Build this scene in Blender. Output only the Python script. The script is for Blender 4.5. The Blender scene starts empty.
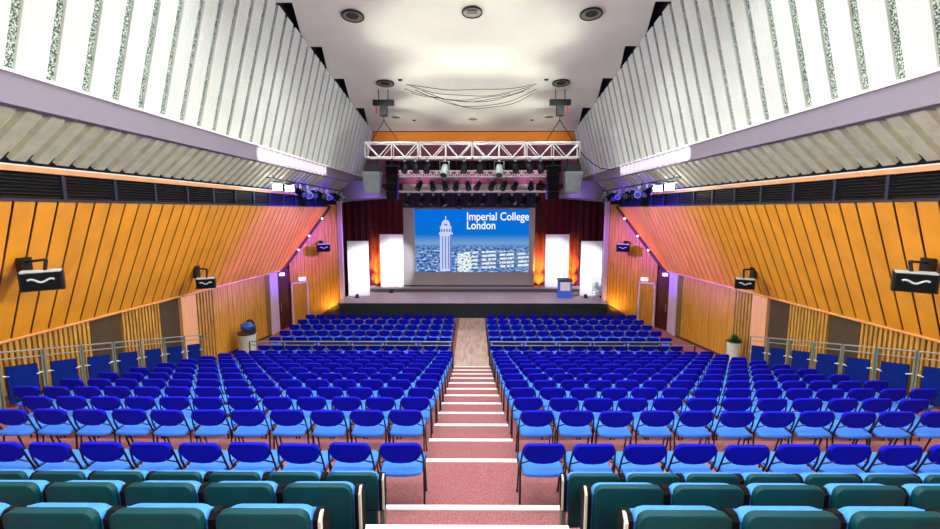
import bpy, math, random
from mathutils import Vector, Matrix
random.seed(7)
PI = math.pi
SC = bpy.context.scene
COL = SC.collection

# ------------------------------------------------------------------ helpers
def lin(r, g, b):
    def f(c):
        c /= 255.0
        return c / 12.92 if c <= 0.04045 else ((c + 0.055) / 1.055) ** 2.4
    return (f(r), f(g), f(b), 1.0)

class MB:
    """collects vertices and faces for one mesh"""
    def __init__(s): s.v = []; s.f = []; s.mi = []; s.cur = 0
    def add(s, vs, fs):
        b = len(s.v); s.v += [tuple(p) for p in vs]
        for f in fs: s.f.append(tuple(b + i for i in f)); s.mi.append(s.cur)
        return s
    def box(s, a, b):
        x0, y0, z0 = (min(p, q) for p, q in zip(a, b)); x1, y1, z1 = (max(p, q) for p, q in zip(a, b))
        return s.add([(x0,y0,z0),(x1,y0,z0),(x1,y1,z0),(x0,y1,z0),(x0,y0,z1),(x1,y0,z1),(x1,y1,z1),(x0,y1,z1)],
                     [(0,3,2,1),(4,5,6,7),(0,1,5,4),(1,2,6,5),(2,3,7,6),(3,0,4,7)])
    def hexa(s, q0, q1):
        """solid between two quads"""
        return s.add(list(q0) + list(q1), [(3,2,1,0),(4,5,6,7),(0,1,5,4),(1,2,6,5),(2,3,7,6),(3,0,4,7)])
    def quad(s, *q): return s.add(q, [tuple(range(len(q)))])
    def prism(s, pts, off):
        n = len(pts); off = Vector(off)
        vs = [Vector(p) for p in pts]; vs2 = [p + off for p in vs]
        return s.add(vs + vs2, [tuple(range(n))[::-1], tuple(range(n, 2 * n))] + [(i, (i + 1) % n, n + (i + 1) % n, n + i) for i in range(n)])
    def tube(s, pts, r, n=8, r2=None):
        pts = [Vector(p) for p in pts]; m = len(pts); vs = []; fs = []
        for i, p in enumerate(pts):
            t = (pts[min(i + 1, m - 1)] - pts[max(i - 1, 0)]).normalized()
            u = t.cross(Vector((0, 0, 1)) if abs(t.z) < .9 else Vector((0, 1, 0))).normalized(); w = t.cross(u)
            rr = r if r2 is None else r + (r2 - r) * i / max(1, m - 1)
            for k in range(n):
                a = 2 * PI * k / n
                vs.append(p + u * rr * math.cos(a) + w * rr * math.sin(a))
        for i in range(m - 1):
            for k in range(n):
                fs.append((i*n+k, i*n+(k+1) % n, (i+1)*n+(k+1) % n, (i+1)*n+k))
        fs.append(tuple(range(n))[::-1]); fs.append(tuple((m-1)*n + k for k in range(n)))
        return s.add(vs, fs)
    def rings(s, rings, cap=True):
        """loft over rings of equal length"""
        n = len(rings[0]); vs = [p for r in rings for p in r]; fs = []
        for i in range(len(rings) - 1):
            for k in range(n):
                fs.append((i*n+k, i*n+(k+1) % n, (i+1)*n+(k+1) % n, (i+1)*n+k))
        if cap: fs.append(tuple(range(n))[::-1]); fs.append(tuple((len(rings)-1)*n + k for k in range(n)))
        return s.add(vs, fs)
    def lathe(s, prof, c=(0, 0, 0), axis=(0, 0, 1), n=16):
        a = Vector(axis).normalized(); u = a.cross(Vector((0, 0, 1)) if abs(a.z) < .9 else Vector((0, 1, 0))).normalized(); w = a.cross(u); c = Vector(c)
        return s.rings([[c + a*h + (u*math.cos(2*PI*k/n) + w*math.sin(2*PI*k/n))*r for k in range(n)] for r, h in prof])
    def mesh(s, name, mats, smooth=False):
        me = bpy.data.meshes.new(name); me.from_pydata(s.v, [], s.f)
        for m in (mats if isinstance(mats, (list, tuple)) else [mats]): me.materials.append(m)
        me.polygons.foreach_set('material_index', s.mi)
        me.validate(); me.update()
        import bmesh
        bm = bmesh.new(); bm.from_mesh(me); bmesh.ops.recalc_face_normals(bm, faces=bm.faces); bm.to_mesh(me); bm.free()
        if smooth:
            me.polygons.foreach_set('use_smooth', [True] * len(me.polygons))
            try: me.set_sharp_from_angle(angle=math.radians(38))
            except Exception: pass
        return me
    def build(s, name, mats, parent=None, smooth=False):
        o = bpy.data.objects.new(name, s.mesh(name, mats, smooth)); COL.objects.link(o)
        if parent is not None: o.parent = parent
        return o

def tag(o, label, cat, group=None, kind=None):
    o['label'] = label; o['category'] = cat
    if group: o['group'] = group
    if kind: o['kind'] = kind
    return o
def struct(o): o['kind'] = 'structure'; return o
def thing(name, label, cat, loc=(0, 0, 0), rz=0.0, group=None):
    o = bpy.data.objects.new(name, None); COL.objects.link(o); o.empty_display_size = .1
    o.location = loc; o.rotation_euler = (0, 0, rz)
    return tag(o, label, cat, group)
def dup(root, loc, rot, label, group=None, scale=None):
    r = root.copy(); COL.objects.link(r); r.location = loc; r.rotation_euler = rot; r['label'] = label
    if group: r['group'] = group
    if scale: r.scale = scale
    for ch in root.children:
        c = ch.copy(); COL.objects.link(c); c.parent = r
        for g in ch.children:
            d = g.copy(); COL.objects.link(d); d.parent = c
    return r
ORD = 'zeroth first second third fourth fifth sixth seventh eighth ninth tenth eleventh twelfth thirteenth fourteenth fifteenth'.split()

# ------------------------------------------------------------------ materials
def mat(name, col, rough=.6, metal=0.0, noise=0.0, nscale=8.0, bump=0.0, bscale=40.0, emit=None, estr=0.0, stretch=None, col2=None, spec=None, lo=.35, hi=.65):
    m = bpy.data.materials.new(name); m.use_nodes = True
    nt = m.node_tree; N = nt.nodes; L = nt.links; b = N['Principled BSDF']
    b.inputs['Base Color'].default_value = col; b.inputs['Roughness'].default_value = rough; b.inputs['Metallic'].default_value = metal
    if spec is not None: b.inputs['Specular IOR Level'].default_value = spec
    if emit is not None:
        b.inputs['Emission Color'].default_value = emit; b.inputs['Emission Strength'].default_value = estr
    tc = mp = None
    if noise or bump or col2 is not None:
        tc = N.new('ShaderNodeTexCoord'); mp = N.new('ShaderNodeMapping'); L.new(tc.outputs['Object'], mp.inputs[0])
        if stretch: mp.inputs['Scale'].default_value = stretch
    if noise or col2 is not None:
        nz = N.new('ShaderNodeTexNoise'); nz.inputs['Scale'].default_value = nscale; nz.inputs['Detail'].default_value = 4
        L.new(mp.outputs[0], nz.inputs['Vector'])
        rp = N.new('ShaderNodeValToRGB'); rp.color_ramp.elements[0].position = lo; rp.color_ramp.elements[1].position = hi
        c2 = col2 if col2 is not None else tuple(c * (1 - noise) for c in col[:3]) + (1,)
        c1 = col if col2 is not None else tuple(min(1, c * (1 + noise * .6)) for c in col[:3]) + (1,)
        rp.color_ramp.elements[0].color = c2; rp.color_ramp.elements[1].color = c1
        L.new(nz.outputs['Fac'], rp.inputs[0]); L.new(rp.outputs[0], b.inputs['Base Color'])
    if bump:
        n2 = N.new('ShaderNodeTexNoise'); n2.inputs['Scale'].default_value = bscale; n2.inputs['Detail'].default_value = 3
        L.new(mp.outputs[0], n2.inputs['Vector'])
        bp = N.new('ShaderNodeBump'); bp.inputs['Strength'].default_value = bump; bp.inputs['Distance'].default_value = .02
        L.new(n2.outputs['Fac'], bp.inputs['Height']); L.new(bp.outputs[0], b.inputs['Normal'])
    return m

M = {}
M['back_blue'] = mat('deep blue fabric', lin(20, 24, 200), .9, noise=.12, nscale=90, spec=.12)
M['seat_blue'] = mat('blue seat fabric', lin(66, 128, 236), .85, noise=.1, nscale=60, spec=.2)  # lighter than the backs: light from above put into the colour
M['black'] = mat('black painted steel', lin(16, 16, 18), .45)
M['matt_black'] = mat('matt black', lin(7, 7, 8), .8, spec=.2)
M['shell'] = mat('green plastic shell', lin(0, 60, 66), .5, noise=.12, nscale=5, bump=.05, bscale=200, spec=.25)
M['cushion'] = mat('light blue upholstery', lin(62, 135, 225), .85, noise=.12, nscale=40)
M['cream'] = mat('cream edge trim', lin(215, 215, 200), .5)
M['carpet'] = mat('dusty pink carpet', lin(178, 118, 116), .95, nscale=120, col2=lin(128, 74, 78), spec=.1, bump=.2, bscale=200)
M['boards'] = mat('pale worn floor boards', lin(214, 182, 160), .55, nscale=1.6, col2=lin(176, 146, 134), stretch=(5, .7, 1))
M['nosing'] = mat('white stair nosing', lin(250, 248, 242), .6)
M['header_wood'] = mat('orange header boards', lin(242, 142, 16), .5)
M['wood'] = mat('orange veneer panelling', lin(249, 170, 40), .42, noise=.10, nscale=2.2, stretch=(1, 1, .35))
M['wood_dark'] = mat('dark groove behind panelling', lin(84, 44, 12), .8)
M['slat'] = mat('brown timber battens', lin(190, 140, 58), .6, noise=.3, nscale=5, stretch=(3, 3, .4))
M['slat_gap'] = mat('dark gap between battens', lin(84, 56, 24), .8, noise=.2, nscale=5)
M['board'] = mat('golden timber boards', lin(208, 146, 46), .55, noise=.28, nscale=4, stretch=(5, 5, .3))
M['pinkwood'] = mat('pale timber pier', lin(236, 172, 120), .6, noise=.12, nscale=5, stretch=(4, 4, .3))
M['olive'] = mat('olive timber', lin(128, 98, 40), .6, noise=.2, nscale=6, stretch=(4, 4, .4))
M['recess'] = mat('dark timber recess', lin(72, 56, 34), .7, noise=.2, nscale=6, stretch=(4, 4, .5))
M['door_red'] = mat('dark red door', lin(74, 20, 20), .5)
M['upper'] = mat('ribbed off white panels', lin(216, 221, 214), .7, noise=.06, nscale=1.5)
M['soffit'] = mat('pale corrugated soffit', lin(190, 194, 164), .6, noise=.12, nscale=5)
M['fascia'] = mat('smooth lilac grey fascia', lin(130, 122, 138), .5)
M['louvre'] = mat('dark louvre', lin(30, 32, 38), .5, noise=.3, nscale=3)
M['louvre_frame'] = mat('louvre frame', lin(40, 46, 66), .5)
M['salmon'] = mat('pale orange timber rail', lin(236, 172, 118), .5, noise=.1, nscale=3)
M['white'] = mat('white paint', lin(238, 236, 230), .6)
M['ceil'] = mat('painted ceiling', lin(236, 235, 210), .8, noise=.03, nscale=1)
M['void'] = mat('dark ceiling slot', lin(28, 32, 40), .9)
M['chrome'] = mat('white truss metal', lin(235, 228, 222), .4, metal=.0)
M['grey_metal'] = mat('grey tube metal', lin(150, 155, 150), .4, metal=.3)
M['post'] = mat('green grey post', lin(112, 122, 108), .5, metal=.2)
M['barrier'] = mat('navy barrier panel', lin(3, 30, 108), .9, noise=.08, nscale=8, spec=.1)
M['teal'] = mat('teal rail infill', lin(16, 66, 96), .5)
M['stage_top'] = mat('grey violet stage carpet', lin(168, 152, 164), .8, noise=.1, nscale=6)
M['stage_face'] = mat('black green stage front', lin(16, 34, 34), .7, noise=.2, nscale=3)
M['stage_riser'] = mat('grey riser', lin(84, 82, 84), .7)
M['curtain'] = mat('maroon velvet curtain', lin(102, 28, 46), .9, noise=.2, nscale=6)
M['screen'] = mat('grey projection cloth', lin(186, 182, 182), .8)
M['fabric_white'] = mat('white stretch fabric', lin(246, 245, 250), .8)
M['mauve'] = mat('mauve stage house wall', lin(160, 100, 128), .9, noise=.15, nscale=2)
M['navy'] = mat('dark stage backing', lin(36, 38, 62), .9)
M['lilac'] = mat('lilac painted post', lin(214, 190, 216), .5)  # violet stage light put into the colour of white posts
M['speaker_grey'] = mat('grey speaker cabinet', lin(146, 158, 156), .6, noise=.1, nscale=6)
M['speaker_dark'] = mat('dark speaker rigging', lin(26, 30, 30), .7)
M['grille'] = mat('black speaker grille', lin(8, 10, 14), .8, spec=.2, bump=.3, bscale=300)
M['mark'] = mat('silver mark', lin(190, 205, 215), .4)
M['bin'] = mat('pale grey bin', lin(196, 200, 190), .6, noise=.08, nscale=6)
M['bag_blue'] = mat('blue plastic bag', lin(30, 80, 170), .4)
M['bag_black'] = mat('black plastic bag', lin(14, 20, 20), .35)
M['leaf'] = mat('dark green leaves', lin(12, 90, 40), .6, noise=.4, nscale=30)
M['lectern_blue'] = mat('blue lectern', lin(64, 124, 245), .5)
M['paper'] = mat('white sign card', lin(238, 240, 236), .6)
M['glass_lamp'] = mat('lit lamp glass', (1, 1, 1, 1), .4, emit=(1, .97, .92, 1), estr=30)
M['small_lamp'] = mat('small lit lamp', (1, 1, 1, 1), .4, emit=(1, .96, .95, 1), estr=4)
M['exit_sign'] = mat('lit exit box', (1, 1, 1, 1), .5, emit=lin(235, 235, 225), estr=.9)
M['lens'] = mat('spotlight lens', lin(70, 80, 90), .15)
M['grey_fixture'] = mat('pale moving light', lin(150, 160, 158), .45)
M['cable'] = mat('grey cable', lin(60, 56, 52), .7)
M['red'] = mat('red warning tag', lin(200, 50, 40), .5)
M['recess_dark'] = mat('olive lamp recess', lin(136, 132, 104), .5)

# speckled recessed strips of the upper walls
m = bpy.data.materials.new('speckled grey green aggregate'); m.use_nodes = True
nt = m.node_tree; b = nt.nodes['Principled BSDF']; b.inputs['Roughness'].default_value = .9
tc = nt.nodes.new('ShaderNodeTexCoord'); nz = nt.nodes.new('ShaderNodeTexNoise'); nz.inputs['Scale'].default_value = 36; nz.inputs['Detail'].default_value = 5
rp = nt.nodes.new('ShaderNodeValToRGB'); rp.color_ramp.elements[0].position = .45; rp.color_ramp.elements[1].position = .6
rp.color_ramp.elements[0].color = lin(56, 78, 72); rp.color_ramp.elements[1].color = lin(204, 214, 202)
nt.links.new(tc.outputs['Object'], nz.inputs['Vector']); nt.links.new(nz.outputs['Fac'], rp.inputs[0]); nt.links.new(rp.outputs[0], b.inputs['Base Color'])
M['speckle'] = m

# ------------------------------------------------------------------ camera
cam = bpy.data.cameras.new('camera'); cam.sensor_width = 36; cam.lens = 440 / 940 * 36; cam.clip_end = 200
co = bpy.data.objects.new('camera', cam); COL.objects.link(co)
co.location = (0, 0, 5.72); co.rotation_euler = (math.radians(90 - 7.06), 0, math.radians(.39))
SC.camera = co

# ------------------------------------------------------------------ floor and tiers
TIERS = [(2.5, 3.57), (3.3, 3.15), (4.2, 2.68), (5.39, 2.48)] + [(6.3 + .87 * k, 2.26 - .204 * k) for k in range(11)]
XT = 8.3
fl = MB(); fl.box((-9.6, 14.9, -.2), (9.6, 27.5, 0)); struct(fl.build('floor', M['carpet']))
t = MB()
y0 = -4.0; zz = 4.0
t.box((-XT, -4.2, -.1), (XT, 1.65, 4.0)); y0 = 1.65
for i, (yf, z) in enumerate(TIERS):
    xw = XT if z < 2.9 else XT
    t.box((-xw, y0, -.1), (xw, yf, z)); y0 = yf
struct(t.build('floor_raked_tiers', M['carpet']))
# flat aisle boards between the front blocks
a = MB(); a.box((-.72, 15.06, 0), (.62, 22.9, .012)); struct(a.build('floor_front_aisle', M['boards']))
# side ramps
def ramp_z(y):
    if y >= 19.5: return 0.0
    if y >= 15.2: return .36 * (19.5 - y) / 4.3
    return .36 + .232 * (15.2 - y)
for sx, nm in ((-1, 'left'), (1, 'right')):
    r = MB(); ys = [-4.2, 15.2, 19.5]
    for ya, yb in zip(ys[:-1], ys[1:]):
        za, zb = ramp_z(ya), ramp_z(yb)
        r.hexa([(sx*8.3, ya, -.1), (sx*9.6, ya, -.1), (sx*9.6, yb, -.1), (sx*8.3, yb, -.1)], [(sx*8.3, ya, za), (sx*9.6, ya, za), (sx*9.6, yb, zb+.002), (sx*8.3, yb, zb+.002)])
    struct(r.build('floor_ramp_' + nm, M['carpet']))
# white nosings on the aisle steps
k = 1
for yf, z in TIERS[1:]:
    x0, x1 = (-.9, .78) if z > 3 else (-.9, .9) if z > 2.6 else (-.63, .57) if z > 2.3 else (-.66, .6)
    n = MB(); n.box((x0, yf - .06, z), (x1, yf + .012, z + .012)); n.box((x0, yf, z - .04), (x1, yf + .012, z))
    struct(n.build('trim_%d' % k, M['nosing'])); k += 1

# ------------------------------------------------------------------ walls
ZC0 = lambda y: 11.37 - .094 * (y - 12.9)               # ceiling height along the hall
WX = lambda z: 6.4 - .262 * (z - 7.63)                   # half width of the upper walls
def zpb(y): return 3.18 - .0246 * (y - 8.4)              # lower edge of the panelling

def clip(poly, f):
    out = []
    for i in range(len(poly)):
        p, q = poly[i], poly[(i + 1) % len(poly)]; a, b = f(p), f(q)
        if a <= 0: out.append(p)
        if (a < 0 < b) or (b < 0 < a):
            t = a / (a - b); out.append((p[0] + (q[0]-p[0]) * t, p[1] + (q[1]-p[1]) * t))
    return out

for sx, nm in ((-1, 'left'), (1, 'right')):
    # --- lower wall: backing, battens, boards, piers, recesses
    w = MB(); X = 9.25
    w.box((sx*(X+.05), -4.2, -.1), (sx*(X+.25), 20.9, 3.6))
    wl = struct(w.build('wall_%s_lower' % nm, M['slat_gap']))
    s = MB()
    yy = 3.0
    recs = [(10.33, 11.2), (12.7, 13.52)]
    while yy < 14.3:
        if not any(a - .06 < yy < b for a, b in recs) and not (13.5 < yy < 14.35):
            s.box((sx*(X-.02), yy, ramp_z(yy)), (sx*(X+.06), yy + .07, zpb(yy) + .25))
        yy += .118
    yy = 14.36
    while yy < 15.3:
        s.box((sx*(X-.06), yy, ramp_z(yy)), (sx*(X+.06), yy + .1, zpb(yy) + .25)); yy += .17
    s.build('battens', M['slat'], wl)
    s = MB(); yy = 15.3
    while yy < 19.15:
        wd = random.uniform(.14, .2); d = random.uniform(0, .018)
        s.box((sx*(X-d), yy, ramp_z(yy)), (sx*(X+.06), min(yy + wd - .008, 19.19), zpb(yy) + .25)); yy += wd
    s.build('boards', M['board'], wl)
    s = MB(); s.box((sx*(X-.05), 13.56, ramp_z(13.5)-.1), (sx*(X+.06), 14.3, zpb(14) + .25)); s.build('pier', M['pinkwood'], wl)
    s = MB(); s.box((sx*(X-.02), 19.2, 0), (sx*(X+.06), 19.6, zpb(20) + .25)); s.build('dark_board', M['olive'], wl)
    s = MB()
    for a, b in recs: s.box((sx*(X+.02), a, 0), (sx*(X+.06), b, 3.5))
    s.build('recess', M['recess'], wl)
    p = MB(); p.box((sx*(X-.05), 19.62, 0), (sx*(X+.2), 20.42, zpb(20) + .2)); struct(p.build('wall_%s_pier' % nm, M['lilac']))
    d = MB(); d.prism([(sx*9.27, 20.44, 0), (sx*8.98, 21.2, 0), (sx*8.98, 21.2, 2.9), (sx*9.27, 20.44, 2.9)], (sx*.06, .03, 0)); dd = struct(d.build('door_%d' % (1 if sx < 0 else 2), M['door_red']))
    h = MB(); h.tube([(sx*9.16, 20.58, .9), (sx*9.16, 20.58, 1.3)], .02); h.build('handle', M['grey_metal'], dd)
    bb = MB()
    for ya, yb in ((6, 15.2), (15.2, 19.5)):
        bb.hexa([(sx*(X-.05), ya, ramp_z(ya)), (sx*(X+.02), ya, ramp_z(ya)), (sx*(X+.02), yb, ramp_z(yb)), (sx*(X-.05), yb, ramp_z(yb))],
                [(sx*(X-.05), ya, ramp_z(ya)+.09), (sx*(X+.02), ya, ramp_z(ya)+.09), (sx*(X+.02), yb, ramp_z(yb)+.09), (sx*(X-.05), yb, ramp_z(yb)+.09)])
    struct(bb.build('baseboard_' + nm, M['wood_dark']))
    # --- leaning orange panelling
    def P(Y, s_, out=0.0):
        zb = zpb(Y); x = 7.4 + 1.8 * s_; z = 5.9 + (zb - 5.9) * s_
        nx, nz = -.85, -.53
        return Vector((sx * (x + nx * out), Y, z + nz * out))
    cut = lambda p: p[0] + 1.8 * p[1] - 22.78
    bk = MB(); poly = clip([(-4.2, 0), (23, 0), (23, 1), (-4.2, 1)], cut)
    bk.prism([P(a, b_, -.03) for a, b_ in poly], (sx * .04, 0, .02))
    wp = struct(bk.build('wall_%s_panelling' % nm, M['wood_dark']))
    pb = MB(); yt = 7.49 - .385 * 30
    while yt < 23:
        poly = clip([(yt + .022, 0), (yt + .362, 0), (yt + .362 + .95, 1), (yt + .022 + .95, 1)], cut)
        poly = clip(poly, lambda p: -4.2 - p[0])
        if len(poly) >= 3: pb.prism([P(a, b_, .0) for a, b_ in poly], Vector((sx * -.85, 0, -.53)) * .016)
        yt += .385
    pb.build('boards', M['wood'], wp)
    e = MB(); e.hexa([P(-4.2, 1.0, -.03), P(21, 1.0, -.03), P(21, 1.0, .05), P(-4.2, 1.0, .05)], [P(-4.2, 1.012, -.03), P(21, 1.012, -.03), P(21, 1.012, .05), P(-4.2, 1.012, .05)])
    e.build('edge_strip', M['salmon'], wp)
    # ledge behind the panelling down to the lower wall
    e = MB(); e.quad((sx*9.2, -4.2, 3.45), (sx*9.6, -4.2, 3.45), (sx*9.6, 21, 3.05), (sx*9.2, 21, 3.05)); e.build('underside', M['wood_dark'], wp)
    # --- louvre band, rail
    lv = MB(); lv.box((sx*7.46, -4.2, 5.86), (sx*7.6, 22.9, 6.36)); lo = struct(lv.build('wall_%s_louvres' % nm, M['matt_black']))
    ls = MB()
    for j in range(7):
        z = 5.93 + .058 * j
        ls.hexa([(sx*7.40, -4.2, z), (sx*7.46, -4.2, z + .02), (sx*7.46, 22.8, z + .02), (sx*7.40, 22.8, z)], [(sx*7.40, -4.2, z+.012), (sx*7.46, -4.2, z + .034), (sx*7.46, 22.8, z + .034), (sx*7.40, 22.8, z+.012)])
    ls.build('slats', M['louvre'], lo)
    lf = MB(); y = -3.6
    while y < 22.8:
        lf.box((sx*7.36, y, 5.9), (sx*7.46, y + .07, 6.34)); y += 1.155
    lf.box((sx*7.36, -4.2, 5.86), (sx*7.46, 22.85, 5.905)); lf.build('frame', M['louvre_frame'], lo)
    rl = MB(); rl.box((sx*7.34, -4.2, 6.345), (sx*7.5, 22.9, 6.43)); struct(rl.build('trim_%d' % k, M['salmon'])); k += 1
    rl = MB(); rl.box((sx*7.33, -4.2, 6.43), (sx*7.5, 22.9, 6.455)); struct(rl.build('trim_%d' % k, M['white'])); k += 1
    # --- corrugated sloping soffit
    sf = MB(); y = -4.2 + .1; prof = []
    while y < 26.0:
        prof += [(y, 0.0), (y + .235, 0.0), (y + .262, -.075), (y + .355, -.075)]; y += .385
    vs = []
    n_in = Vector((sx * .56, 0, .83))
    for (yy, dd_) in prof:
        vs += [Vector((sx*7.32, yy, 6.50)) - n_in * dd_, Vector((sx*6.4, yy, 7.33)) - n_in * dd_]
    sf.add(vs, [(2*i, 2*i+1, 2*i+3, 2*i+2) for i in range(len(prof) - 1)])
    so = struct(sf.build('wall_%s_soffit' % nm, M['soffit']))
    bk = MB(); bk.prism([(sx*7.6, -4.2, 6.46), (sx*7.45, -4.2, 6.46), (sx*6.5, -4.2, 7.45), (sx*6.5, -4.2, 7.6)], (0, 30.2, 0)); bk.build('backing', M['void'], so)
    # --- fascia (slightly rounded top edge)
    fa = MB(); fa.box((sx*6.37, -4.2, 7.17), (sx*6.6, 26, 7.6)); fc = struct(fa.build('trim_%d' % k, M['fascia'])); k += 1
    fa = MB(); fa.box((sx*6.33, -4.2, 7.6), (sx*6.6, 26, 7.645)); fa.build('white_lip', M['white'], fc)
    # --- leaning upper wall: speckled backing with raised fluted boards
    def U(Y, z, out=0.0): return Vector((sx * (WX(z) - out), Y, z - .262 * out * 0))
    bk = MB(); ys = [-4.2, 26.0]
    bk.add([U(-4.2, 7.62, -.04), U(26, 7.62, -.04), U(26, ZC0(26) + .02, -.04), U(-4.2, ZC0(-4.2) + .02, -.04)], [(0, 1, 2, 3)])
    wu = struct(bk.build('wall_%s_upper' % nm, M['speckle']))
    ub = MB(); yb = 7.51 - .603 * 19 + .08
    while yb < 25.9:
        w_ = .45; nfl = 5
        pr = []
        for q in range(nfl):
            u0 = yb + w_ * q / nfl
            pr += [(u0, 0.0), (u0 + w_ / nfl * .25, .012), (u0 + w_ / nfl * .75, .012)]
        pr += [(yb + w_, 0.0)]
        pr = [(yb, -.04)] + pr + [(yb + w_, -.04)]
        vs = []
        for (yy, o_) in pr:
            vs += [U(yy, 7.62, o_), U(yy, ZC0(yy) + .02, o_)]
        ub.add(vs, [(2*i, 2*i+1, 2*i+3, 2*i+2) for i in range(len(pr) - 1)])
        yb += .603
    ub.build('ribbed_boards', M['upper'], wu)
    # dark slot above the wall head
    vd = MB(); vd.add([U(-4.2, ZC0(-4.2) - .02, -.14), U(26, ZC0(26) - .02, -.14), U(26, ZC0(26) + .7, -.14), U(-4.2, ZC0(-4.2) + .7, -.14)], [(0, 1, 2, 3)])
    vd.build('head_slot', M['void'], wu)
    # --- splay wall beside the stage with a door
    a0, a1 = Vector((sx*8.95, 21.2, 0)), Vector((sx*7.12, 23.03, 0)); tdir = (a1 - a0).normalized(); nrm = Vector((-sx, -1, 0)).normalized()
    sp = MB(); L_ = (a1 - a0).length
    sp.prism([a0 - nrm*.03, a1 - nrm*.03, a1 - nrm*.03 + Vector((0,0,6.0)), a0 - nrm*.03 + Vector((0,0,6.0))], -nrm * .12)
    sw = struct(sp.build('wall_%s_splay' % nm, M['slat_gap']))
    s = MB(); u = 0.0
    while u < L_ - .02:
        wd = .19; p0 = a0 + tdir * (u + .006); p1 = a0 + tdir * min(u + wd - .006, L_)
        top = 6.0
        s.prism([p0 + Vector((0,0,.02)), p1 + Vector((0,0,.02)), p1 + Vector((0,0,top)), p0 + Vector((0,0,top))], -nrm * .035)
        u += wd
    s.build('boards', M['board'], sw)
    def S(u, z, o=0.0): return a0 + tdir * u + nrm * o + Vector((0, 0, z))
    d = MB(); d.prism([S(.1, 0, .004), S(.8, 0, .004), S(.8, 2.1, .004), S(.1, 2.1, .004)], nrm * .02); dr = struct(d.build('door_%d' % (3 if sx < 0 else 4), M['board']))
    f_ = MB()
    for u0, u1, z0, z1 in ((.02, .1, 0, 2.18), (.8, .88, 0, 2.18), (.02, .88, 2.1, 2.18)):
        f_.prism([S(u0, z0, .0), S(u1, z0, .0), S(u1, z1, .0), S(u0, z1, .0)], nrm * .06)
    f_.build('door_frame', M['lilac'], dr)
    g = MB(); g.tube([S(.72, .95, .06), S(.72, 1.2, .06)], .018); g.build('handle', M['grey_metal'], dr)
    lg = MB(); lg.prism([S(.42, 2.24, .02), S(.76, 2.24, .02), S(.76, 2.4, .02), S(.42, 2.4, .02)], nrm * .09)
    tag(lg.build('exit_light', M['exit_sign']), 'small lit sign above the door in the splayed wall on the %s' % nm, 'sign')
    eb = MB(); eb.box((sx*8.98, 20.52, 2.62), (sx*9.17, 20.72, 2.76))
    tag(eb.build('exit_sign', M['exit_sign']), 'white box sign over the dark red corner door on the %s' % nm, 'sign')
    # dark plinth ramp along the foot of the splay wall
    pl = MB(); pl.prism([S(.9, 0, .0), S(L_, 0, .0), S(L_, .75, .0), S(.9, .12, .0)], nrm * .05); struct(pl.build('baseboard_%s_splay' % nm, M['recess']))
    # diagonal dark beam where the panelling meets the splay wall, small lamps on it
    q0 = P(20.98, 1.0); q1 = P(22.78, 0.0)
    bm_ = MB(); o1 = nrm * .10 + Vector((0, 0, 0))
    dv = (q1 - q0).normalized(); up = dv.cross(nrm).normalized() * .07
    bm_.hexa([q0 - up - nrm*.1, q0 + up - nrm*.1, q0 + up + nrm*.12, q0 - up + nrm*.12], [q1 - up - nrm*.1, q1 + up - nrm*.1, q1 + up + nrm*.12, q1 - up + nrm*.12])
    beam = struct(bm_.build('trim_%d' % k, M['wood_dark'])); k += 1
    for j, tt in enumerate((.3, .52, .8)):
        c = q0 + (q1 - q0) * tt + nrm * .15
        th = thing('spot_lamp', 'small round white lamp on the dark diagonal beam, %s from its foot, %s wall' % (ORD[j+1], nm), 'lamp', c, 0, 'lamps on the diagonal beams')
        l_ = MB(); l_.lathe([(.0, .06), (.05, .05), (.06, .0), (.06, -.05), (.03, -.06)], (0, 0, 0), nrm, 12); l_.build('housing', M['white'], th, True)
        l_ = MB(); l_.lathe([(.045, .0), (.045, .012)], nrm * .058, nrm, 12); l_.build('bulb', M['small_lamp'], th)
    # white post at the stage corner, violet light in its colour
    po = MB(); po.box((sx*6.88, 23.04, .0), (sx*7.1, 23.25, 6.15)); po.box((sx*6.84, 23.0, 0), (sx*7.14, 23.3, .1)); struct(po.build('trim_%d' % k, M['lilac'])); k += 1
    # bulkhead closing the soffit beside the stage opening
    bh = MB(); bh.prism([(sx*4.5, 23.6, 6.42), (sx*7.4, 23.6, 6.2), (sx*7.4, 23.6, 6.5), (sx*6.4, 23.6, 7.25), (sx*5.6, 23.6, 7.25)], (0, 2.4, 0)); struct(bh.build('wall_%s_bulkhead' % nm, M['fascia']))
    # outer closing walls of the stage house
    ow = MB(); ow.box((sx*9.5, 20.7, -.1), (sx*9.7, 27.6, 11)); struct(ow.build('wall_%s_stage' % nm, M['navy']))

# back wall of the hall behind the camera
bw = MB(); bw.box((-9.7, -4.4, -.1), (9.7, -4.2, 13.6)); struct(bw.build('wall_rear', M['upper']))

# ------------------------------------------------------------------ ceiling
EDGES = [-4.2, 1.4, 4.3, 7.15, 10.0, 12.85, 15.45, 18.15, 21.7, 25.7]
cm = MB()
for i in range(len(EDGES) - 1):
    a, b = EDGES[i], EDGES[i+1]; za, zb = ZC0(a) + .2, ZC0(b)
    ym = a + .72 * (b - a); zm = za + (zb - za) * .72
    wa, wm, wb = WX(za) - .34, WX(zm) + .02, WX(zb) + .05
    cm.add([(-wa, a, za), (wa, a, za), (wm, ym, zm), (wb, b, zb), (-wb, b, zb), (-wm, ym, zm)], [(0, 1, 2, 3, 4, 5)])
    cm.add([(-wb, b, zb), (wb, b, zb), (wb, b, zb + .22), (-wb, b, zb + .22)], [(0, 1, 2, 3)])
ceil = struct(cm.build('ceiling', M['ceil']))
vm = MB(); vm.add([(-7, -4.4, ZC0(-4.4) + .55), (7, -4.4, ZC0(-4.4) + .55), (7, 27.6, ZC0(27.6) + .55), (-7, 27.6, ZC0(27.6) + .55)], [(0, 1, 2, 3)]); vm.build('void', M['void'], ceil)
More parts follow.
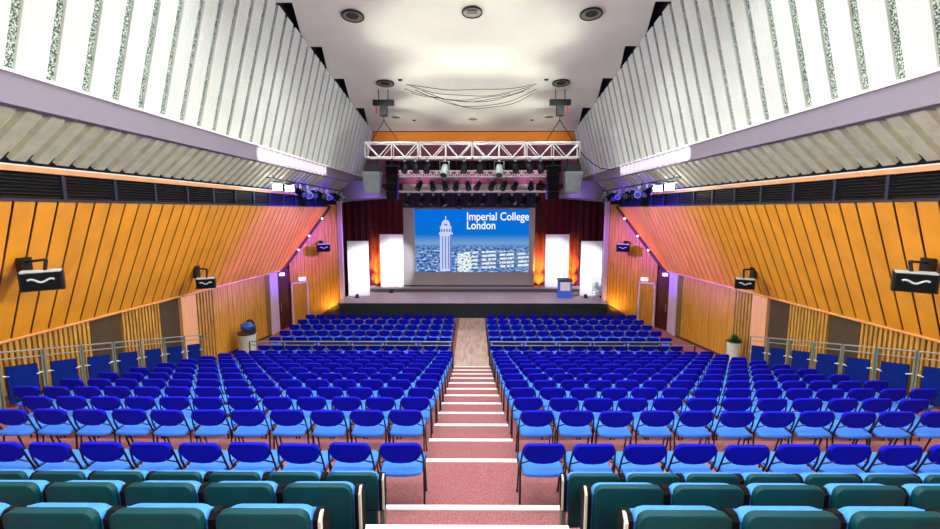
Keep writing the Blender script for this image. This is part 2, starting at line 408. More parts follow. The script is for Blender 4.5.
def ceil_at(x, y): 
    for a, b in zip(EDGES[:-1], EDGES[1:]):
        if a <= y <= b: return ZC0(a) + .2 + (ZC0(b) - ZC0(a) - .2) * (y - a) / (b - a)
    return ZC0(y)

# ------------------------------------------------------------------ stage
st = MB(); st.box((-7.2, 22.95, 0), (7.15, 27.3, .79)); sg = struct(st.build('floor_stage', M['stage_face']))
s2 = MB(); s2.box((-7.2, 22.93, .79), (7.15, 26.0, .83)); s2.build('deck', M['stage_top'], sg)
s3 = MB(); s3.box((-7.2, 26.0, .79), (7.15, 27.3, 1.04)); s3.build('rear_riser', M['stage_riser'], sg)
s3 = MB(); s3.box((-7.2, 25.98, 1.04), (7.15, 27.3, 1.06)); s3.build('riser_top', M['stage_top'], sg)
bk = MB(); bk.box((-9.7, 27.3, -.1), (9.7, 27.5, 7.05)); struct(bk.build('wall_stage_back', M['navy']))
bk = MB(); bk.box((-9.7, 27.3, 7.05), (9.7, 27.5, 11.2)); struct(bk.build('wall_stage_back_upper', M['mauve']))
hd = MB(); hd.box((-5.75, 25.75, 9.62), (5.75, 25.95, 10.13)); hw = struct(hd.build('wall_stage_header', M['header_wood']))
h2 = MB(); h2.box((-6, 25.72, 10.13), (6, 25.98, 10.6)); h2.box((-6, 25.74, 9.58), (6, 25.98, 9.62)); h2.build('dark_edge', M['void'], hw)
# black border above the spotlights
bo = MB(); pts = []
for i in range(81): pts.append((-5.2 + 10.4 * i / 80, 26.6 + (.05 if i % 2 else -.05)))
for i in range(80):
    (xa, ya), (xb, yb) = pts[i], pts[i+1]
    bo.quad((xa, ya, 7.95), (xb, yb, 7.95), (xb, yb, 8.62), (xa, ya, 8.62))
tag(bo.build('hanging_stage_border', M['matt_black']), 'black pleated border drape hanging across the stage above the spotlights', 'curtain')

# curtains: pleated, left and right of the screen
def curtain(x0, x1, label):
    c = MB(); n = int((x1 - x0) / .045); vs = []
    for i in range(n + 1):
        x = x0 + (x1 - x0) * i / n
        ph = x * 2 * PI / .42
        yb = 26.95 + .09 * math.sin(ph) + .03 * math.sin(ph * 2.3 + 1)
        vs += [(x, yb, 1.07), (x, 26.95 + (yb - 26.95) * .7, 7.3)]
    c.add(vs, [(2*i, 2*i+2, 2*i+3, 2*i+1) for i in range(n)])
    c2 = MB(); c2.v = c.v + [(p[0], p[1] + .03, p[2]) for p in c.v]; m_ = len(c.v)
    c2.f = c.f + [tuple(m_ + i for i in f[::-1]) for f in c.f]; c2.mi = [0] * len(c2.f)
    return tag(c2.build('stage_curtain', M['curtain'], None, True), label, 'curtain')
curtain(-8.4, -4.2, 'maroon pleated stage curtain left of the projection screen')
curtain(3.78, 8.4, 'maroon pleated stage curtain right of the projection screen')

# navy sheet added to darken the unlit top of the screen
bo = MB()
for i in range(60):
    xa, xb = -4.2 + 8.0 * i / 60, -4.2 + 8.0 * (i + 1) / 60; ya, yb = 26.55 + (.03 if i % 2 else -.03), 26.55 + (-.03 if i % 2 else .03)
    bo.quad((xa, ya, 5.86), (xb, yb, 5.86), (xb, yb, 6.75), (xa, ya, 6.75))
tag(bo.build('hanging_screen_border', M['navy']), 'dark navy masking drape across the top of the projection screen', 'curtain')

# projection screen
SY = 26.72
sc_ = thing('projection_screen', 'large grey projection screen at the back of the stage showing a blue city picture', 'screen', (-.2, SY, 1.05))
s = MB(); s.box((-4.02, 0, .0), (3.95, .05, 6.2)); s.build('cloth', M['screen'], sc_)
s = MB(); s.box((-4.02, -.03, -.0), (3.95, .0, .07)); s.build('bottom_bar', M['matt_black'], sc_)
IX0, IX1, IZ0, IZ1 = -3.33, 3.6, .9, 4.7
m = bpy.data.materials.new('projected night city'); m.use_nodes = True; nt = m.node_tree; N = nt.nodes; Lk = nt.links
for n_ in list(N):
    if n_.type != 'OUTPUT_MATERIAL': N.remove(n_)
out = [n_ for n_ in N if n_.type == 'OUTPUT_MATERIAL'][0]
em = N.new('ShaderNodeEmission'); Lk.new(em.outputs[0], out.inputs[0]); em.inputs[1].default_value = .95
tc = N.new('ShaderNodeTexCoord'); sep = N.new('ShaderNodeSeparateXYZ'); Lk.new(tc.outputs['Object'], sep.inputs[0])
def math_(op, a, b=None, c=None):
    n_ = N.new('ShaderNodeMath'); n_.operation = op
    for i, q in enumerate((a, b, c)):
        if q is None: continue
        if isinstance(q, (int, float)): n_.inputs[i].default_value = q
        else: Lk.new(q, n_.inputs[i])
    return n_.outputs[0]
def mix_(f, a, b):
    n_ = N.new('ShaderNodeMix'); n_.data_type = 'RGBA'
    if isinstance(f, (int, float)): n_.inputs[0].default_value = f
    else: Lk.new(f, n_.inputs[0])
    for i, q in ((6, a), (7, b)):
        if isinstance(q, tuple): n_.inputs[i].default_value = q
        else: Lk.new(q, n_.inputs[i])
    return n_.outputs[2]
def ramp_(f, stops):
    n_ = N.new('ShaderNodeValToRGB'); e = n_.color_ramp.elements
    while len(e) < len(stops): e.new(.5)
    for q, (p_, c_) in zip(e, stops): q.position = p_; q.color = c_
    Lk.new(f, n_.inputs[0]); return n_.outputs[0]
h = math_('DIVIDE', math_('SUBTRACT', sep.outputs[2], IZ0), IZ1 - IZ0)
sky = ramp_(h, [(.0, lin(40, 70, 130)), (.36, lin(60, 100, 170)), (.46, lin(120, 165, 215)), (.6, lin(10, 116, 214)), (1.0, lin(0, 112, 230))])
mp = N.new('ShaderNodeMapping'); mp.inputs['Scale'].default_value = (1, 1, 2.2); Lk.new(tc.outputs['Object'], mp.inputs[0])
n1 = N.new('ShaderNodeTexNoise'); n1.inputs['Scale'].default_value = 4.2; n1.inputs['Detail'].default_value = 6; n1.inputs['Roughness'].default_value = .75; Lk.new(mp.outputs[0], n1.inputs['Vector'])
city = ramp_(n1.outputs['Fac'], [(.36, lin(10, 40, 116)), (.47, lin(46, 92, 172)), (.55, lin(130, 175, 225)), (.62, lin(245, 250, 255))])
low = ramp_(math_('ADD', h, math_('MULTIPLY', n1.outputs['Fac'], .1)), [(.40, (1, 1, 1, 1)), (.50, (0, 0, 0, 1))])
pic = mix_(low, sky, city)
# lit blocks with rows of windows right of the tower
n2 = N.new('ShaderNodeTexNoise'); n2.inputs['Scale'].default_value = 7; n2.inputs['Detail'].default_value = 2; Lk.new(tc.outputs['Object'], n2.inputs['Vector'])
skew = math_('ADD', sep.outputs[2], math_('MULTIPLY', sep.outputs[0], -.06))
rowm = math_('GREATER_THAN', math_('FRACT', math_('MULTIPLY', skew, 4.2)), .45)
colm = math_('LESS_THAN', math_('FRACT', math_('MULTIPLY', math_('ADD', sep.outputs[0], .35), .92)), .8)
win = math_('MULTIPLY', math_('MULTIPLY', rowm, colm), math_('GREATER_THAN', n2.outputs['Fac'], .42))
blk = math_('MULTIPLY', math_('GREATER_THAN', sep.outputs[0], -.35), math_('MULTIPLY', math_('LESS_THAN', h, .34), math_('GREATER_THAN', h, .06)))
pic = mix_(math_('MULTIPLY', blk, .5), pic, lin(90, 120, 165))
pic = mix_(math_('MULTIPLY', blk, win), pic, lin(236, 246, 250))
glow = math_('MULTIPLY', math_('MULTIPLY', math_('GREATER_THAN', sep.outputs[0], -.75), math_('LESS_THAN', sep.outputs[0], .1)), math_('LESS_THAN', h, .3))
pic = mix_(math_('MULTIPLY', glow, math_('GREATER_THAN', n2.outputs['Fac'], .46)), pic, lin(240, 250, 246))
Lk.new(pic, em.inputs[0]); M['picture'] = m
s = MB(); s.box((IX0, -.012, IZ0), (IX1, -.002, IZ1)); img = s.build('projected_picture', M['picture'], sc_)
M['tower'] = mat('projected pale tower', (0, 0, 0, 1), 1, emit=lin(206, 218, 250), estr=.95)
M['tower_dark'] = mat('projected tower shade', (0, 0, 0, 1), 1, emit=lin(110, 128, 205), estr=.95)
M['letters'] = mat('projected white lettering', (0, 0, 0, 1), 1, emit=(1, 1, 1, 1), estr=1.0)
tw = MB(); cx = -1.45
tw.box((cx-.36, -.02, IZ0+.05), (cx+.36, -.014, 3.2)); tw.box((cx-.42, -.02, 3.2), (cx+.42, -.014, 3.32))
tw.box((cx-.33, -.02, 3.32), (cx+.33, -.014, 3.62)); tw.box((cx-.36, -.02, 3.62), (cx+.36, -.014, 3.68))
tw.prism([(cx-.28, -.02, 3.68), (cx+.28, -.02, 3.68), (cx+.24, -.02, 3.9), (cx+.14, -.02, 4.06), (cx-.14, -.02, 4.06), (cx-.24, -.02, 3.9)], (0, .006, 0))
tw.box((cx-.03, -.02, 4.06), (cx+.03, -.014, 4.3)); tw.build('tower_picture', M['tower'], img)
td = MB()
for zc in (3.42,):
    for q in range(4): td.box((cx-.3+.16*q, -.024, zc-.06), (cx-.2+.16*q, -.0205, zc+.1))
for q in (-.24, -.06, .12): td.box((cx+q, -.024, 1.1), (cx+q+.07, -.0205, 3.1))
td.box((cx+.24, -.024, IZ0+.05), (cx+.36, -.0205, 3.2)); td.box((cx-.1, -.024, 3.74), (cx+.1, -.0205, 3.84)); td.build('tower_shading', M['tower_dark'], img)
for txt, zz_ in (('Imperial College', 4.06), ('London', 3.53)):
    cu = bpy.data.curves.new('lettering', 'FONT'); cu.body = txt; cu.size = .68; cu.offset = .008; cu.extrude = .003; cu.materials.append(M['letters'])
    to = bpy.data.objects.new('lettering', cu); COL.objects.link(to); to.parent = sc_; to.rotation_euler = (PI/2, 0, 0); to.location = (-.2, -.03, zz_)
    bpy.context.view_layer.update()
    if txt[0] == 'I': fit = 3.74 / max(to.dimensions.x, .1)
    to.scale = (fit, 1, 1)
    bpy.context.view_layer.update()
    me_ = bpy.data.meshes.new_from_object(to.evaluated_get(bpy.context.evaluated_depsgraph_get()))
    tm = bpy.data.objects.new('lettering', me_); COL.objects.link(tm); tm.parent = sc_
    tm.rotation_euler = to.rotation_euler; tm.location = to.location; tm.scale = to.scale
    bpy.data.objects.remove(to)

# tall white fabric light panels with a small uplighter at each foot
def panel(x, y, z, w, hgt, label, rz):
    th = thing('fabric_banner', label, 'banner', (x, y, z), rz, 'white fabric banners on the stage')
    p = MB(); a = []
    for (sc2, yy) in ((.985, -.03), (1, -.015), (1, .015), (.985, .03)):
        a.append([(-w/2*sc2, yy, .02), (w/2*sc2, yy, .02), (w/2*sc2, yy, hgt*(.99 + .01*sc2)), (-w/2*sc2, yy, hgt*(.99+.01*sc2))])
    p.rings(a); p.build('fabric', M['fabric_white'], th)
    f = MB(); f.box((-w*.4, -.2, 0), (-w*.3, .2, .02)); f.box((w*.3, -.2, 0), (w*.4, .2, .02)); f.build('foot', M['grey_metal'], th)
    up = thing('uplighter', 'small uplighter on the stage floor at the foot of the ' + label.split(',')[0], 'lamp', (x + (-.4 if x > 6 else .02), y - .55, z if y < 25.5 else .83), rz)
    u = MB(); u.box((-.12, -.08, 0), (.12, .08, .03)); u.build('base', M['matt_black'], up)
    u = MB(); u.lathe([(.05, 0), (.09, .06), (.09, .16), (.075, .17)], (0, 0, .03), (0, .35, 1), 12); u.build('body', M['speaker_dark'], up, True)
panel(-6.52, 24.8, .83, 1.22, 3.15, 'outer left white fabric panel, lower on the stage floor', 0)
panel(-4.88, 26.3, 1.06, 1.42, 3.22, 'inner left white fabric panel, on the rear riser', 0)
panel(6.72, 24.85, .83, 1.22, 3.15, 'outer right white fabric panel, lower on the stage floor', 0)
panel(5.05, 26.3, 1.06, 1.42, 3.22, 'inner right white fabric panel, on the rear riser behind the lectern', 0)

# lectern
le = thing('lectern', 'blue lectern with a white panel and a microphone on the right of the stage', 'lectern', (5.12, 24.3, .83))
b_ = MB(); b_.box((-.36, -.2, 0), (.36, .2, .05)); b_.build('base', M['lectern_blue'], le)
b_ = MB(); b_.prism([(-.36, -.2, .05), (-.36, .18, .05), (-.36, .18, 1.05), (-.36, -.2, .98)], (.72, 0, 0)); b_.build('body', M['lectern_blue'], le)
b_ = MB(); b_.box((-.27, -.215, .44), (.27, -.2, .92)); b_.build('front_panel', M['paper'], le)
b_ = MB(); b_.prism([(-.4, -.24, .97), (-.4, .2, 1.06), (-.4, .2, 1.1), (-.4, -.24, 1.01)], (.8, 0, 0)); b_.build('desk_top', M['black'], le)
b_ = MB(); b_.tube([(0, .1, 1.08), (0, .06, 1.25), (0, -.02, 1.38)], .01, 6); b_.lathe([(.012, 0), (.02, .02), (.02, .05), (.005, .06)], (0, -.02, 1.38), (0, -.5, 1), 8); b_.build('microphone', M['matt_black'], le)
# small pale chair by the outer right panel
ch = thing('stage_chair', 'small pale grey chair in front of the outer right white panel', 'chair', (6.95, 24.3, .83), math.radians(20))
b_ = MB(); b_.box((-.2, -.2, .40), (.2, .2, .44)); b_.build('seat', M['speaker_grey'], ch)
b_ = MB(); b_.box((-.2, .18, .5), (.2, .21, .85)); b_.build('backrest', M['speaker_grey'], ch)
for x_, y_ in ((-.18, -.18), (.18, -.18), (-.18, .19), (.18, .19)):
    b_ = MB(); b_.tube([(x_, y_, 0), (x_, y_, .41 if y_ < 0 else .55)], .012, 6); b_.build('leg', M['grey_metal'], ch)
# boom stands beside the outer panels
for sx, nm in ((-1, 'left'), (1, 'right')):
    bs = thing('light_stand', 'dark lighting stand at the %s edge of the stage behind the lilac post' % nm, 'stand', (sx*6.98 + (-.1 if sx < 0 else .05), 25.6, .83))
    b_ = MB(); b_.lathe([(.3, 0), (.3, .03), (.04, .06)], n=14); b_.build('base', M['matt_black'], bs, True)
    b_ = MB(); b_.tube([(0, 0, .04), (0, 0, 3.3)], .025); b_.build('pole', M['black'], bs)
    for zz_ in (.45, 2.7):
        b_ = MB(); b_.lathe([(.06, -.14), (.11, -.1), (.11, .12), (.12, .14)], (0, -.18, zz_), (-sx*.4, -1, .1), 12); b_.tube([(0, 0, zz_), (0, -.12, zz_)], .02, 6); b_.build('lamp_head', M['matt_black'], bs, True)

# ------------------------------------------------------------------ truss, hoists, rigging
def truss(mb, x0, x1, y, zb, zt, dep, bays, r):
    for yy in (y - dep/2, y + dep/2):
        for z in (zb, zt): mb.tube([(x0, yy, z), (x1, yy, z)], r, 6)
        for i in range(bays):
            a = x0 + (x1-x0)*i/bays; b = x0 + (x1-x0)*(i+1)/bays; m_ = (a+b)/2
            mb.tube([(a, yy, zt), (m_, yy, zb)], r*.62, 5); mb.tube([(m_, yy, zb), (b, yy, zt)], r*.62, 5)
    for i in range(bays + 1):
        a = x0 + (x1-x0)*i/bays
        for (p, q) in (((y-dep/2, zb), (y-dep/2, zt)), ((y-dep/2, zt), (y+dep/2, zt)), ((y-dep/2, zb), (y+dep/2, zb)), ((y+dep/2, zb), (y+dep/2, zt))):
            mb.tube([(a, p[0], p[1]), (a, q[0], q[1])], r*.62, 5)
tr = thing('lighting_truss', 'white lattice truss hanging on two chain hoists in front of the stage', 'truss', (0, 0, 0))
for i in range(4):
    x0 = -4.68 + 9.3 * i / 4; x1 = -4.68 + 9.3 * (i + 1) / 4
    b_ = MB(); truss(b_, x0 + .03, x1 - .03, 19.65, 7.98, 8.6, .55, 2, .035); b_.build('truss_section', M['chrome'], tr)
t2 = thing('lighting_truss', 'narrow pink lit truss behind the front truss, above the stage edge', 'truss', (0, 0, 0))
b_ = MB(); truss(b_, -3.9, 3.8, 22.0, 7.34, 7.62, .3, 22, .025); b_.build('lattice', M['chrome'], t2)
t3 = thing('hanging_lighting_bar', 'pale horizontal lighting bar above the top edge of the projection screen', 'bar', (0, 0, 0))
b_ = MB(); b_.tube([(-3.85, 23.0, 6.66), (3.9, 23.0, 6.66)], .06, 8); b_.build('tube', M['chrome'], t3)
b_ = MB()
for x in (-3.6, -1.2, 1.2, 3.6): b_.tube([(x, 23, 6.7), (x, 23, 8.9)], .012, 5)
b_.build('hanger', M['black'], t3)
for sx, nm in ((-1, 'left'), (1, 'right')):
    x = -3.86 if sx < 0 else 3.74
    hz = ceil_at(x, 19.6)
    ho = thing('hanging_chain_hoist', 'dark chain hoist under the ceiling above the %s end of the white truss' % nm, 'hoist', (x, 19.65, 0))
    b_ = MB(); b_.box((-.45, -.1, 10.2), (.45, .1, 10.42)); b_.build('beam_clamp', M['speaker_dark'], ho)
    b_ = MB(); b_.box((-.14, -.14, 9.75), (.14, .14, 10.2)); b_.lathe([(.14, 0), (.14, .3)], (-.15, 0, 10.0), (1, 0, 0), 12); b_.build('motor', M['speaker_dark'], ho, True)
    b_ = MB(); b_.tube([(-.2, 0, 10.42), (-.2, 0, hz + .1)], .02, 5); b_.tube([(.2, 0, 10.42), (.2, 0, hz + .1)], .02, 5); b_.tube([(0, 0, 9.78), (0, 0, 9.55)], .02, 5); b_.build('chain', M['black'], ho)
    b_ = MB(); b_.tube([(0, 0, 9.58), (-.62, 0, 8.6)], .02, 5); b_.tube([(0, 0, 9.58), (.66, 0, 8.6)], .02, 5); b_.build('sling', M['black'], ho)
    b_ = MB(); b_.box((-.32 * (1 if sx < 0 else -1), -.12, 9.85), (-.26 * (1 if sx < 0 else -1), -.08, 10.12)); b_.build('tag', M['red'], ho)
    # hung grey loudspeaker
    sx_ = -4.42 if sx < 0 else 4.36
    sp = thing('hung_loudspeaker', 'grey tapered loudspeaker hanging from the %s end of the white truss' % nm, 'speaker', (sx_, 19.65, 0))
    def ring(z, w_, d): return [(-w_/2, -d/2, z), (w_/2, -d/2, z), (w_/2, d/2, z), (-w_/2, d/2, z)]
    b_ = MB(); b_.rings([ring(6.42, .60, .4), ring(6.44, .62, .42), ring(7.35, .78, .6), ring(7.37, .76, .58)]); b_.build('cabinet', M['speaker_grey'], sp)
    b_ = MB(); b_.prism([(-.28, -.245, 6.5), (.28, -.245, 6.5), (.34, -.33, 7.28), (-.34, -.33, 7.28)], (0, .02, 0)); b_.build('grille', M['speaker_grey'], sp)
    b_ = MB(); b_.rings([ring(7.37, .7, .55), ring(7.72, .56, .45)]); b_.build('rigging_box', M['speaker_dark'], sp)
    b_ = MB()
    for xx in (-.24, .24): b_.tube([(xx, 0, 7.7), (xx, 0, 7.93)], .025, 6)
    b_.build('hanger', M['black'], sp)
    lx = -3.55 if sx < 0 else 3.5
    la = thing('hanging_line_array', 'tall black loudspeaker column hanging inside the %s end of the truss' % nm, 'speaker', (lx, 19.65, 0))
    for q in range(4):
        zt = 7.6 - .36 * q
        b_ = MB(); b_.rings([ring(zt - .34, .46, .4), ring(zt - .02, .52, .5), ring(zt, .5, .48)]); b_.build('cabinet', M['matt_black'], la)
    b_ = MB(); b_.box((-.3, -.3, 7.6), (.3, .3, 7.66)); b_.tube([(0, 0, 7.66), (0, 0, 7.95)], .03, 6); b_.build('bumper', M['black'], la)

def spotlight(name, label, loc, tilt, group, pale=False, hang=.34, scale=1.0, yaw=0.0):
    th = thing(name, label, 'stage light', loc, yaw, group)
    body = M['grey_fixture'] if pale else M['matt_black']
    d = Vector((0, -math.cos(tilt), -math.sin(tilt)))
    c = Vector((0, 0, -hang)); s_ = scale
    b_ = MB(); b_.lathe([(.05*s_, -.2*s_), (.1*s_, -.18*s_), (.115*s_, -.05*s_), (.11*s_, .1*s_), (.13*s_, .12*s_), (.13*s_, .22*s_)], c, d, 12); b_.build('body', body, th, True)
    b_ = MB(); b_.lathe([(.1*s_, 0), (.1*s_, .01)], c + d*.215*s_, d, 12); b_.build('lens', M['lens'], th)
    b_ = MB(); b_.tube([(-.15*s_, 0, -hang), (-.15*s_, 0, -.1), (.15*s_, 0, -.1), (.15*s_, 0, -hang)], .014, 5); b_.build('yoke', body, th)
    b_ = MB(); b_.box((-.05, -.04, -.1), (.05, .04, .04)); b_.build('clamp', M['grey_fixture'], th)
    return th
def X_at(px, Y): return (px - 470 - 3) / 440.0 * (Y * .9924 - .2)
row1 = [405, 415.5, 427.4, 444.5, 464, 480, 499, 515, 529, 540]
for i, px in enumerate(row1):
    pale = px in (444.5, 499)
    spotlight('stage_spotlight', ('pale moving light, %s lamp' if pale else 'black stage spotlight, %s') % ORD[i+1] + ' from the left under the front white truss', (X_at(px, 19.45), 19.4, 7.895), .9 + .1*random.random(),
              'lamps under the front truss', pale, .46 if pale else .36, 1.35 if pale else 1.05, random.uniform(-.4, .4))
row2 = [419, 432.5, 445, 456, 468, 478, 492, 504, 515, 531, 542]
for i, px in enumerate(row2):
    spotlight('stage_spotlight', 'black stage spotlight, %s from the left on the narrow second truss' % ORD[i+1], (X_at(px, 22), 22.0, 7.26), .7 + .3*random.random(), 'lamps on the second truss', False, .34, 1.15, random.uniform(-.6, .6))
row3 = [408, 421.5, 433, 443, 459, 472, 484, 499, 512, 524, 537]
for i, px in enumerate(row3):
    spotlight('stage_spotlight', 'black stage spotlight, %s from the left under the bar above the screen' % ORD[i+1], (X_at(px, 23), 23.0, 6.55), .6 + .5*random.random(), 'lamps on the bar above the screen', False, .36 + (.12 if px == 459 else 0), 1.2, random.uniform(-.8, .8))
# side lighting bars under the soffits with floodlights and spotlights
for sx, nm in ((-1, 'left'), (1, 'right')):
    br = thing('hanging_lighting_pipe', 'thin lighting pipe along the %s soffit near the stage' % nm, 'bar', (0, 0, 0))
    b_ = MB(); b_.tube([(sx*6.75, 14.6, 6.78), (sx*6.75, 23.2, 6.68)], .03, 6); b_.build('pipe', M['black'], br)
    b_ = MB()
    for yy in (15.2, 18, 20.5, 23): b_.tube([(sx*6.75, yy, 6.74), (sx*6.86, yy, 6.95)], .012, 5)
    b_.build('bracket', M['black'], br)
    for j, yy in enumerate((15.35, 16.35)):
        fl_ = thing('hanging_floodlight', 'bright white lit floodlight, %s of two on the %s soffit pipe' % (('nearer', 'farther')[j], nm), 'lamp', (sx*6.75, yy, 6.70), 0, 'floodlights on the soffit pipes')
        b_ = MB(); b_.box((-.17, .02, -.32), (.17, .18, -.08)); b_.build('housing', M['speaker_dark'], fl_)
        b_ = MB(); b_.box((-.15, -.0, -.30), (.15, .02, -.1)); b_.build('lamp_glass', M['glass_lamp'], fl_)
        b_ = MB(); b_.tube([(-.19, .1, -.2), (-.19, .1, .0), (.19, .1, 0), (.19, .1, -.2)], .015, 5); b_.build('yoke', M['black'], fl_)
        for xa in (-.22, .16):
            b_ = MB(); b_.box((xa, -.14, -.06), (xa + .06, .1, -.04)); b_.build('barn_door', M['white'], fl_)
    for j in range(8):
        yy = 17.3 + .78 * j
        spotlight('stage_spotlight', 'dark stage spotlight, %s towards the stage on the %s soffit pipe' % (ORD[j+1], nm), (sx*6.75, yy, 6.67 - .0116*(yy-17.3)), .25 + .3*random.random(), 'lamps on the soffit pipes', j % 3 == 1, .26, 1.1, -sx * random.uniform(.2, 1.2))

# cables under the ceiling
for i, (sag, yy, xa, xb) in enumerate(((.22, 19.1, -2.8, 2.65), (.4, 19.26, -2.6, 2.5), (.55, 19.42, -2.9, 2.4), (.7, 19.58, -2.5, 2.7), (.45, 19.74, -2.2, 2.2), (.3, 19.9, -2.7, 1.6), (.6, 20.06, -1.8, 2.6))):
    b_ = MB(); pts = []
    for q in range(17):
        u = q / 16; x = xa + (xb-xa)*u
        pts.append((x, yy + .03*math.sin(9*u + i), ceil_at(x, yy) - .03 - sag * (1 - (2*u-1)**2) + .02*math.sin(14*u + 2*i)))
    b_.tube(pts, .013, 5)
    tag(b_.build('hanging_cable', M['cable']), 'thin dark cable swagged below the ceiling between the two chain hoists', 'cable', 'cables swagged below the ceiling')
b_ = MB(); pts = [Vector((4.55, 19.65, 8.4)), Vector((4.9, 19.8, 8.05)), Vector((5.3, 19.9, 7.75)), Vector((5.7, 20, 7.55)), Vector((6.2, 20, 7.5)), Vector((6.45, 20, 7.68))]
b_.tube(pts, .02, 5); tag(b_.build('hanging_power_cable', M['black']), 'black power cable sagging from the right end of the truss to the ledge', 'cable')

# ceiling downlights, vents
def round_fixture(x, y, r, label, dark=False, grille=False):
    z = ceil_at(x, y)
    th = thing('ceiling_vent' if dark else 'ceiling_downlight', label, 'vent' if dark else 'lamp', (x, y, z - .005))
    th.rotation_euler = (-.12, 0, 0)
    b_ = MB(); n = 24
    b_.rings([[(rr*math.cos(2*PI*k_/n), rr*math.sin(2*PI*k_/n), zz_) for k_ in range(n)] for rr, zz_ in ((r, .0), (r, -.04), (r*.9, -.05), (r*.9, -.02))], False); b_.build('rim', M['speaker_dark'] if not dark else M['cream'], th, True)
    b_ = MB(); b_.lathe([(r*.9, -.03), (r*.9, -.012)], n=24); b_.build('recess', M['recess_dark'], th)
    if grille:
        b_ = MB(); b_.box((-r*.5, -r*.5, -.05), (r*.5, r*.1, -.03)); b_.build('lamp_plate', M['black'], th)
    else:
        b_ = MB(); b_.lathe([(r*.55, -.04), (r*.4, -.03)], (0, -.05, 0), n=16); b_.build('bulb_plate', M['speaker_dark'] if not dark else M['recess_dark'], th)
for (x, y, r, lab, dk, gr) in ((-3.55, 13.76, .33, 'round recessed downlight in the front ceiling band, left one', 0, 0), (-.03, 13.6, .3, 'round recessed ceiling lamp with a dark plate in the middle of the front ceiling band', 0, 1),
        (3.45, 13.7, .33, 'round recessed downlight in the front ceiling band, right one', 0, 0), (-3.64, 19.0, .36, 'round recessed downlight above the left chain hoist', 0, 0), (3.63, 19.0, .36, 'round recessed downlight above the right chain hoist', 0, 0),
        (-3.98, 23.4, .26, 'small round vent in the last ceiling band, left one', 1, 0), (0, 23.7, .26, 'small round vent in the last ceiling band, middle one', 1, 0), (3.91, 23.4, .26, 'small round vent in the last ceiling band, right one', 1, 0)):
    round_fixture(x, y, r, lab, dk, gr)
for x, y, nm in ((-2.98, 18.7, 'left'), (2.98, 18.7, 'right'), (-3.1, 23.9, 'rear left'), (3.1, 23.9, 'rear right')):
    b_ = MB(); z = ceil_at(x, y); b_.lathe([(.09, 0), (.09, -.03), (.05, -.05)], (x, y, z - .002), n=12); tag(b_.build('ceiling_detector', M['black']), 'small black ceiling fitting beside the %s round fixture' % nm, 'detector')

# wall loudspeakers on brackets
def wall_speaker(sx, plate, arm_end, c, w_, h_, d_, label, turn):
    th = thing('wall_loudspeaker', label, 'speaker', (c[0], c[1], c[2]), 0)
    o = Vector(c)
    b_ = MB(); r_ = []
    for yy, sc2 in ((-d_/2, .94), (-d_/2 + .02, 1), (d_/4, 1), (d_/2, .7)):
        r_.append([(-w_/2*sc2, yy, -h_/2*sc2), (w_/2*sc2, yy, -h_/2*sc2), (w_/2*sc2, yy, h_/2*sc2), (-w_/2*sc2, yy, h_/2*sc2)])
    b_.rings(r_); cab = b_.build('cabinet', M['black'], th); cab.rotation_euler = (.06, 0, -sx * math.radians(turn))
    b_ = MB(); b_.box((-w_*.44, -d_/2 - .012, -h_*.42), (w_*.44, -d_/2, h_*.42)); g = b_.build('grille', M['grille'], th); g.rotation_euler = cab.rotation_euler
    b_ = MB(); pts = []
    for q in range(13):
        u = -1 + 2*q/12; pts.append((u*w_*.3, -d_/2 - .02, (.28*math.cos(u*4.2) * -1)*h_*.5*.6 + .02))
    b_.tube(pts, .018, 5); b_.build('mark', M['mark'], g)
    b_ = MB(); b_.box((-w_*.46, -d_/2, h_/2 - .02), (w_*.46, d_*.2, h_/2 + .008)); b_.build('top_edge', M['mark'], th).rotation_euler = cab.rotation_euler
    pv, av = Vector(plate) - o, Vector(arm_end) - o
    b_ = MB(); b_.box((pv.x - .05, pv.y - .1, pv.z - .3), (pv.x + .05, pv.y + .1, pv.z + .08)); b_.build('wall_plate', M['black'], th)
    b_ = MB(); b_.tube([pv, av], .025, 6); b_.tube([av, (av.x*.6, 0, h_/2)], .03, 6); b_.build('arm', M['black'], th)
wall_speaker(-1, (-8.02, 7.75, 4.80), (-7.47, 7.6, 4.86), (-7.57, 7.6, 4.5), .57, .34, .32, 'black wall loudspeaker on a bracket, large one at the front of the left panelling', 38)
wall_speaker(-1, (-8.60, 13.5, 3.92), (-8.15, 13.3, 3.92), (-8.2, 13.3, 3.5), .52, .31, .3, 'black wall loudspeaker on a bracket, farther along the left panelling', 26)
wall_speaker(1, (8.02, 7.75, 4.80), (7.55, 7.6, 4.84), (7.66, 7.6, 4.49), .57, .34, .32, 'black wall loudspeaker on a bracket, large one at the front of the right panelling', 38)
wall_speaker(1, (8.65, 13.5, 3.92), (8.22, 13.3, 3.92), (8.28, 13.3, 3.5), .52, .31, .3, 'black wall loudspeaker on a bracket, farther along the right panelling', 26)
wall_speaker(-1, (-7.72, 22.25, 4.1), (-7.55, 22.0, 4.15), (-7.5, 21.95, 3.85), .62, .38, .36, 'black loudspeaker on the left splayed wall beside the stage', 25)
wall_speaker(1, (7.72, 22.25, 4.1), (7.55, 22.0, 4.15), (7.5, 21.95, 3.85), .62, .38, .36, 'black loudspeaker on the right splayed wall beside the stage', 25)

